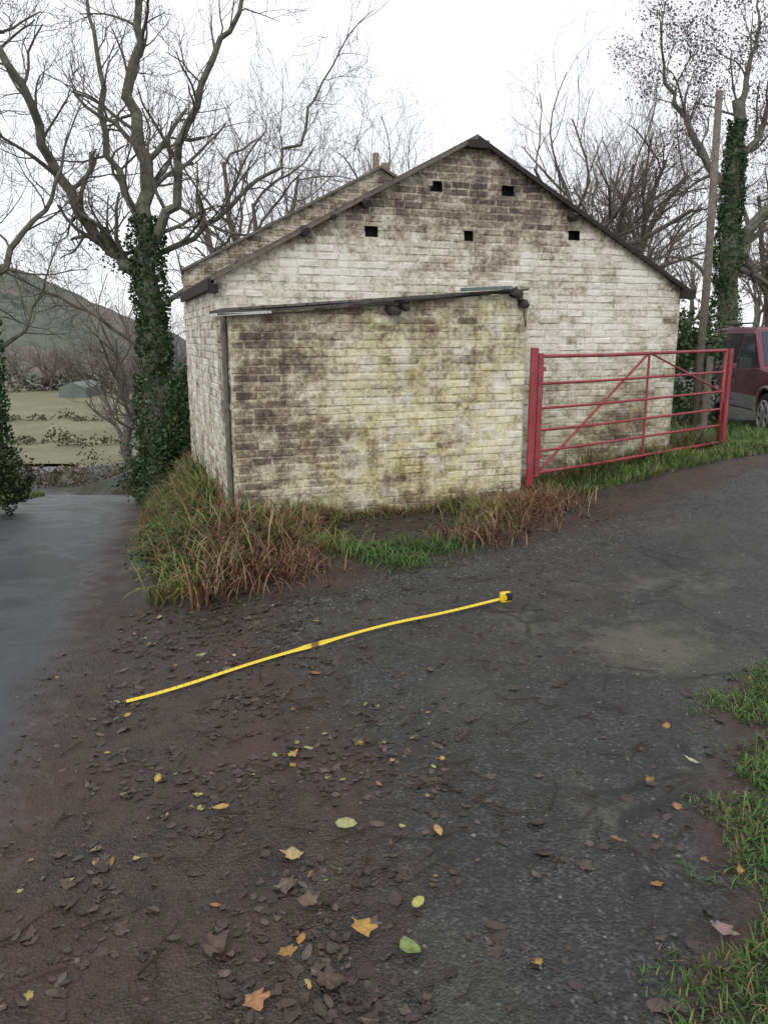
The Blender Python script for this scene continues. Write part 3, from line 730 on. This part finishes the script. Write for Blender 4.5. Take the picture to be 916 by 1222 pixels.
def behind():
    return r.uniform(3.6,8.5),r.uniform(9.2,13.5),.8
strip(6000,behind,.22,100,GRN+[YEL[1]],.008)
for (cx,cy,sd,n,c) in((-.15,5.75,.16,420,GRN),(.35,5.95,.18,420,GRN),(.15,5.45,.12,200,GRN),(.9,6.6,.13,260,GRN),(-.55,5.9,.15,260,YEL),(.75,6.15,.2,260,BRN),(1.25,7.2,.2,700,BRN),(1.0,7.05,.16,350,YEL),(1.55,7.3,.18,450,BRN),(1.1,6.7,.25,300,BRN),(-.75,5.35,.22,420,BRN)):
    strip(n,lambda cx=cx,cy=cy,sd=sd:(r.gauss(cx,sd),r.gauss(cy,sd*.8),1),.13 if c is GRN else .26,140,c,.009)
def verge():
    y=r.uniform(1.3,3.9); e0=float(verge_x(y)); x=e0+r.gauss(.3,.35); d_=x-e0
    k=min(1,max(0,.5+1.3*d_)); q=mn.noise(Vector((x*3.5,y*3.5,0)))
    if d_<-.12 or q<-.32 or (d_<.06 and q<.0): return x,y,0
    return x,y,k
strip(15000,verge,.11,130,GRN+GRN+GRN+[YEL[1]]+BRN[:1],.005)
def leftbank():
    y=r.uniform(9,24); x=float(edge(y))-2.5-abs(r.gauss(0,.5)); return x,y,1
strip(2500,leftbank,.25,110,GRN+YEL,.012)
def rightfar():
    y=r.uniform(8.5,22); x=float(edge(y))+.05+abs(r.gauss(0,.35)); return x,y,1
strip(3500,rightfar,.25,110,GRN+YEL+BRN,.012)
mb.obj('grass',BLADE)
mb=MB()
for c,rd,n in(((-2.05,6.9,-.3),(.24,.5,.26),1300),((-1.65,6.1,-.2),(.2,.25,.18),700)): cloud(mb,r,c,rd,n,.045,[(.08,.17,.04),(.12,.21,.055),(.07,.13,.035)],.3,3)
mb.obj('nettle_patch',LEAF)
# --- fallen leaves
def outline(kind,r):
    if kind==0:
        o=[(0,-.5),(.18,-.35),(.26,0),(.16,.32),(0,.5),(-.16,.32),(-.26,0),(-.18,-.35)]
    else:
        o=[]; lob=[.32,.45,.52,.45,.32]; angs=[-35,20,90,160,215]
        for i,(a,l) in enumerate(zip(angs,lob)):
            for da,f in((-27,.66),(-12,.78),(0,1.),(12,.80)):
                t=math.radians(a+da*1.0); o.append((math.cos(t)*l*f*r.uniform(.85,1.1),math.sin(t)*l*f*r.uniform(.85,1.1)))
        o.append((0,-.22))
    return o
mb=MB(); r=random.Random(9)
LC_D=[(.05,.032,.023),(.035,.024,.018),(.065,.042,.03),(.08,.054,.037),(.05,.034,.026),(.115,.08,.058)]
LC_B=[(.50,.32,.07),(.36,.2,.05),(.32,.15,.055),(.44,.36,.11),(.34,.36,.13),(.26,.3,.09),(.3,.2,.1)]
def put_leaf(x,y,s,c,kind,tilt=.25,lift=.006):
    z=H(x,y)+lift; M=Matrix.Rotation(r.uniform(0,6.28),3,'Z')@Matrix.Rotation(r.gauss(0,tilt),3,'X')@Matrix.Rotation(r.gauss(0,tilt),3,'Y')
    o=outline(kind,r); cu=r.uniform(-.5,.7); cu2=r.uniform(-.4,.6); vs=[]; wd=r.uniform(.8,1.3)
    for px,py in [(0,0)]+o:
        q=M@Vector((px*s*wd,py*s,(cu*px*px+cu2*py*py+.12*math.sin(px*14+py*9)*.3)*s)); vs.append((x+q.x,y+q.y,z+q.z+.004))
    n=len(o); k=r.uniform(.75,1.2); cc=[tuple(v*k*1.1 for v in c)]+[tuple(v*k*r.uniform(.7,1.05) for v in c) for _ in o]
    mb.add(vs,[(0,i+1,(i+1)%n+1) for i in range(n)],cc)
cnt=0
while cnt<2500:
    y=1.35+4.4*r.random()**1.2; x=r.uniform(-2.0,1.6)
    e=x-float(edge(y)); bx=(.1-.45*max(0,y-2.8))
    mud=float(1-ss(x-bx,-.3,.55))*.9+.06
    if e<.1: mud*=.25
    if e<-.3: mud*=.2
    if r.random()>mud: continue
    q=mn.noise(Vector((x*2.3,y*2.3,2)))
    if q<-.02 and r.random()<.8: continue
    s=r.uniform(.02,.055)*(1.45 if r.random()<.2 else .85)
    bright=r.random()<.04
    put_leaf(x,y,s,r.choice(LC_B if bright else LC_D),1 if r.random()<.5 else 0,.12); cnt+=1
for i in range(420):
    w=r.uniform(-.3,3.1); p=L0+F*w+Nn*r.uniform(.1,1.3); put_leaf(p.x,p.y,r.uniform(.03,.07),r.choice(LC_D+[(.16,.06,.03),(.10,.035,.02)]),r.randrange(2))
for i in range(60):
    y=r.uniform(1.4,3.6); x=float(verge_x(y))+r.gauss(0,.15); put_leaf(x,y,r.uniform(.03,.06),r.choice(LC_D+LC_B[1:3]),1)
for x,y,s,c,k in((-.13,2.42,.07,(.50,.48,.22),0),(.07,1.83,.085,(.34,.42,.12),0),(-.30,2.28,.075,(.5,.35,.16),1),(.18,2.33,.055,(.5,.30,.12),0),(-.06,1.93,.085,(.42,.25,.05),1),
    (-.33,1.71,.08,(.40,.19,.08),1),(-.17,1.58,.07,(.45,.5,.24),0),(-.43,1.55,.07,(.42,.46,.22),0),(-.22,2.05,.09,(.16,.11,.075),1),(.93,1.86,.07,(.28,.18,.15),1),(1.18,2.75,.06,(.45,.45,.25),0),
    (-.38,2.95,.06,(.5,.34,.1),1),(-.48,1.9,.1,(.10,.06,.04),1),(.1,2.0,.05,(.45,.4,.1),0),(.75,2.25,.05,(.3,.16,.08),1),(-.6,2.6,.06,(.45,.3,.1),0),(-.3,2.15,.09,(.13,.09,.06),1),(-.15,1.75,.1,(.09,.06,.04),1)):
    put_leaf(x,y,s*1.1,c,k,.15,.02)
mb.obj('fallen_leaves',attrmat('wet_leaf',.42,60,.45,.08,.5))
mb=MB()
for i in range(260):
    y=1.4+4*r.random(); x=r.uniform(-1.4,1.2); L=r.uniform(.04,.2); a=r.uniform(0,6.28); pts=[]
    for k in range(4):
        px=x+math.cos(a)*L*k/3+r.gauss(0,.006); py=y+math.sin(a)*L*k/3+r.gauss(0,.006); pts.append((px,py,H(px,py)+.012))
    mb.tube(pts,[.003,.0028,.002,.0012],4,(.05,.035,.025))
mb.obj('twigs',BARK)
mb=MB(); k=0
while k<12000:
    y=r.uniform(1.5,8.5); x=r.uniform(-1.5,4.5); _,t,g=wts(np.float64(x),np.float64(y))
    if r.random()>.12+.88*float(t): continue
    band=math.exp(-((y-(4.75+(x+.3)*.72))/.4)**2)
    if r.random()>.16+.9*band: continue
    s=r.uniform(.002,.007)*(1.6 if r.random()<.08 else 1); z=H(x,y)+.004+s*.2; g_=r.uniform(.04,.19); c=(g_*1.03,g_,g_*.93)
    vs=[(x+dx*s*r.uniform(.7,1.3),y+dy*s*r.uniform(.7,1.3),z+dz*s*r.uniform(.5,.9)) for dx,dy,dz in((1,0,0),(0,1,0),(-1,0,0),(0,-1,0),(0,0,1),(0,0,-1))]
    mb.add(vs,[(0,1,4),(1,2,4),(2,3,4),(3,0,4),(1,0,5),(2,1,5),(3,2,5),(0,3,5)],c); k+=1
mb.obj('gravel',attrmat('gravel_stone',.8,80,.4))
# --- tape measure
tape=empty('tape_measure'); mb=MB()
YM,nt,b=newmat('tape_yellow',.35); co=objco(nt); at=nd(nt,'ShaderNodeVertexColor'); at.layer_name='Col'
nt.links.new(mixc(nt,ramp(nt,noise_(nt,co,40,4),[(.45,0.),(.8,.25)]),at.outputs[0],(.35,.25,.05)),b.inputs['Base Color'])
K=[(-1.31,3.71),(-.80,3.93),(-.46,4.035),(-.22,4.11),(.2,4.29),(.71,4.60)]
kx=[Vector(k) for k in K]
def kpt(t):
    t*=len(K)-1; i=min(int(t),len(K)-2); f=t-i
    a=kx[max(0,i-1)];b_=kx[i];c=kx[i+1];d=kx[min(len(K)-1,i+2)]
    return .5*((2*b_)+(c-a)*f+(2*a-5*b_+4*c-d)*f*f+(3*b_-a-3*c+d)*f**3)
N=720; vs=[];cs=[]
for i in range(N+1):
    t=i/N; p=kpt(t); q=kpt(min(1,t+.03)); o_=kpt(max(0,t-.03)); d_=(q-o_).normalized(); s_=Vector((-d_.y,d_.x))
    tw=math.radians(12+70*math.exp(-((t-.47)/.06)**2)); 
    for k in(-1,-.33,.33,1):
        hw=.0125; off=s_*(k*hw*math.cos(tw)); z=H(p.x,p.y)+.018+.012*t+.5*hw*(k*k)*.35+k*hw*math.sin(tw)
        vs.append((p.x+off.x,p.y+off.y,z)); c=(.72,.52,.02)
        if i%8==0 and k>0: c=(.3,.22,.02)
        if .45<t<.49: c=(.2,.15,.03)
        cs.append(c)
fs=[(i*4+k,i*4+k+1,i*4+k+5,i*4+k+4) for i in range(N) for k in range(3)]
mb.add(vs,fs,cs); mb.obj('blade',YM,tape,True)
cx_,cy_=.745,4.617
cp=Vector((cx_,cy_,H(cx_,cy_)))
def bevbox(name,c,sz,mat,rot,bw,parent):
    bm=bmesh.new(); bmesh.ops.create_cube(bm,size=1); bmesh.ops.scale(bm,vec=sz,verts=bm.verts); bmesh.ops.bevel(bm,geom=bm.edges[:],offset=bw,segments=3,profile=.5,affect='EDGES')
    me=bpy.data.meshes.new(name); bm.to_mesh(me); bm.free(); a=me.color_attributes.new('Col','FLOAT_COLOR','POINT'); a.data.foreach_set('color',[.72,.52,.02,1]*len(me.vertices)); me.materials.append(mat)
    o=link(bpy.data.objects.new(name,me),parent); o.location=c; o.rotation_euler=(0,0,rot); return o
bevbox('case',cp+UP*.038,(.072,.04,.068),YM,.35,.013,tape)
bkm=simple('black_rubber',(.015,.015,.015),.6)
bevbox('grip',cp+UP*.040+Vector((.014,.0,.004)),(.05,.046,.05),bkm,.35,.01,tape); bevbox('label',cp+UP*.04+Vector((.0,-.003,0)),(.03,.049,.03),YM,.35,.006,tape)
mb=MB(); p=K[0]; mb.box((p[0]-.004,p[1]-.002,H(*p)+.012),(.004,.026,.022)); mb.obj('end_hook',simple('steel',(.4,.4,.38),.4,5,.2,.8),tape)
# ---------------------------------------------------------------- light
w=bpy.data.worlds.new('World'); scene.world=w; w.use_nodes=True; nt=w.node_tree
bg=nt.nodes['Background']; sk=nt.nodes.new('ShaderNodeTexSky'); sk.sky_type='NISHITA'; sk.sun_disc=False
sk.sun_elevation=math.radians(42); sk.sun_rotation=math.radians(200)
tc=nt.nodes.new('ShaderNodeTexCoord'); n=noise_(nt,tc.outputs['Generated'],1.6,4,.55)
cl_=ramp(nt,n,[(.35,(7.1,7.35,7.8)),(.65,(8.9,8.9,9.))])
nt.links.new(mixc(nt,.88,sk.outputs[0],cl_),bg.inputs[0]); bg.inputs[1].default_value=.15
sun=bpy.data.lights.new('sun','SUN'); sun.energy=1.35; sun.angle=math.radians(25); sun.color=(1,.97,.92)
so=link(bpy.data.objects.new('sun',sun)); so.rotation_euler=(math.radians(48),0,math.radians(-20))
cam=bpy.data.cameras.new('camera'); co_=link(bpy.data.objects.new('camera',cam)); co_.location=(0,0,1.6); co_.rotation_euler=(math.radians(90-12.5),0,0)
cam.sensor_fit='VERTICAL'; cam.sensor_height=24; cam.lens=24*941/1222; cam.clip_end=2000; cam.clip_start=.05
scene.camera=co_
scene.view_settings.view_transform='Standard'; scene.view_settings.look='None'; scene.view_settings.exposure=0
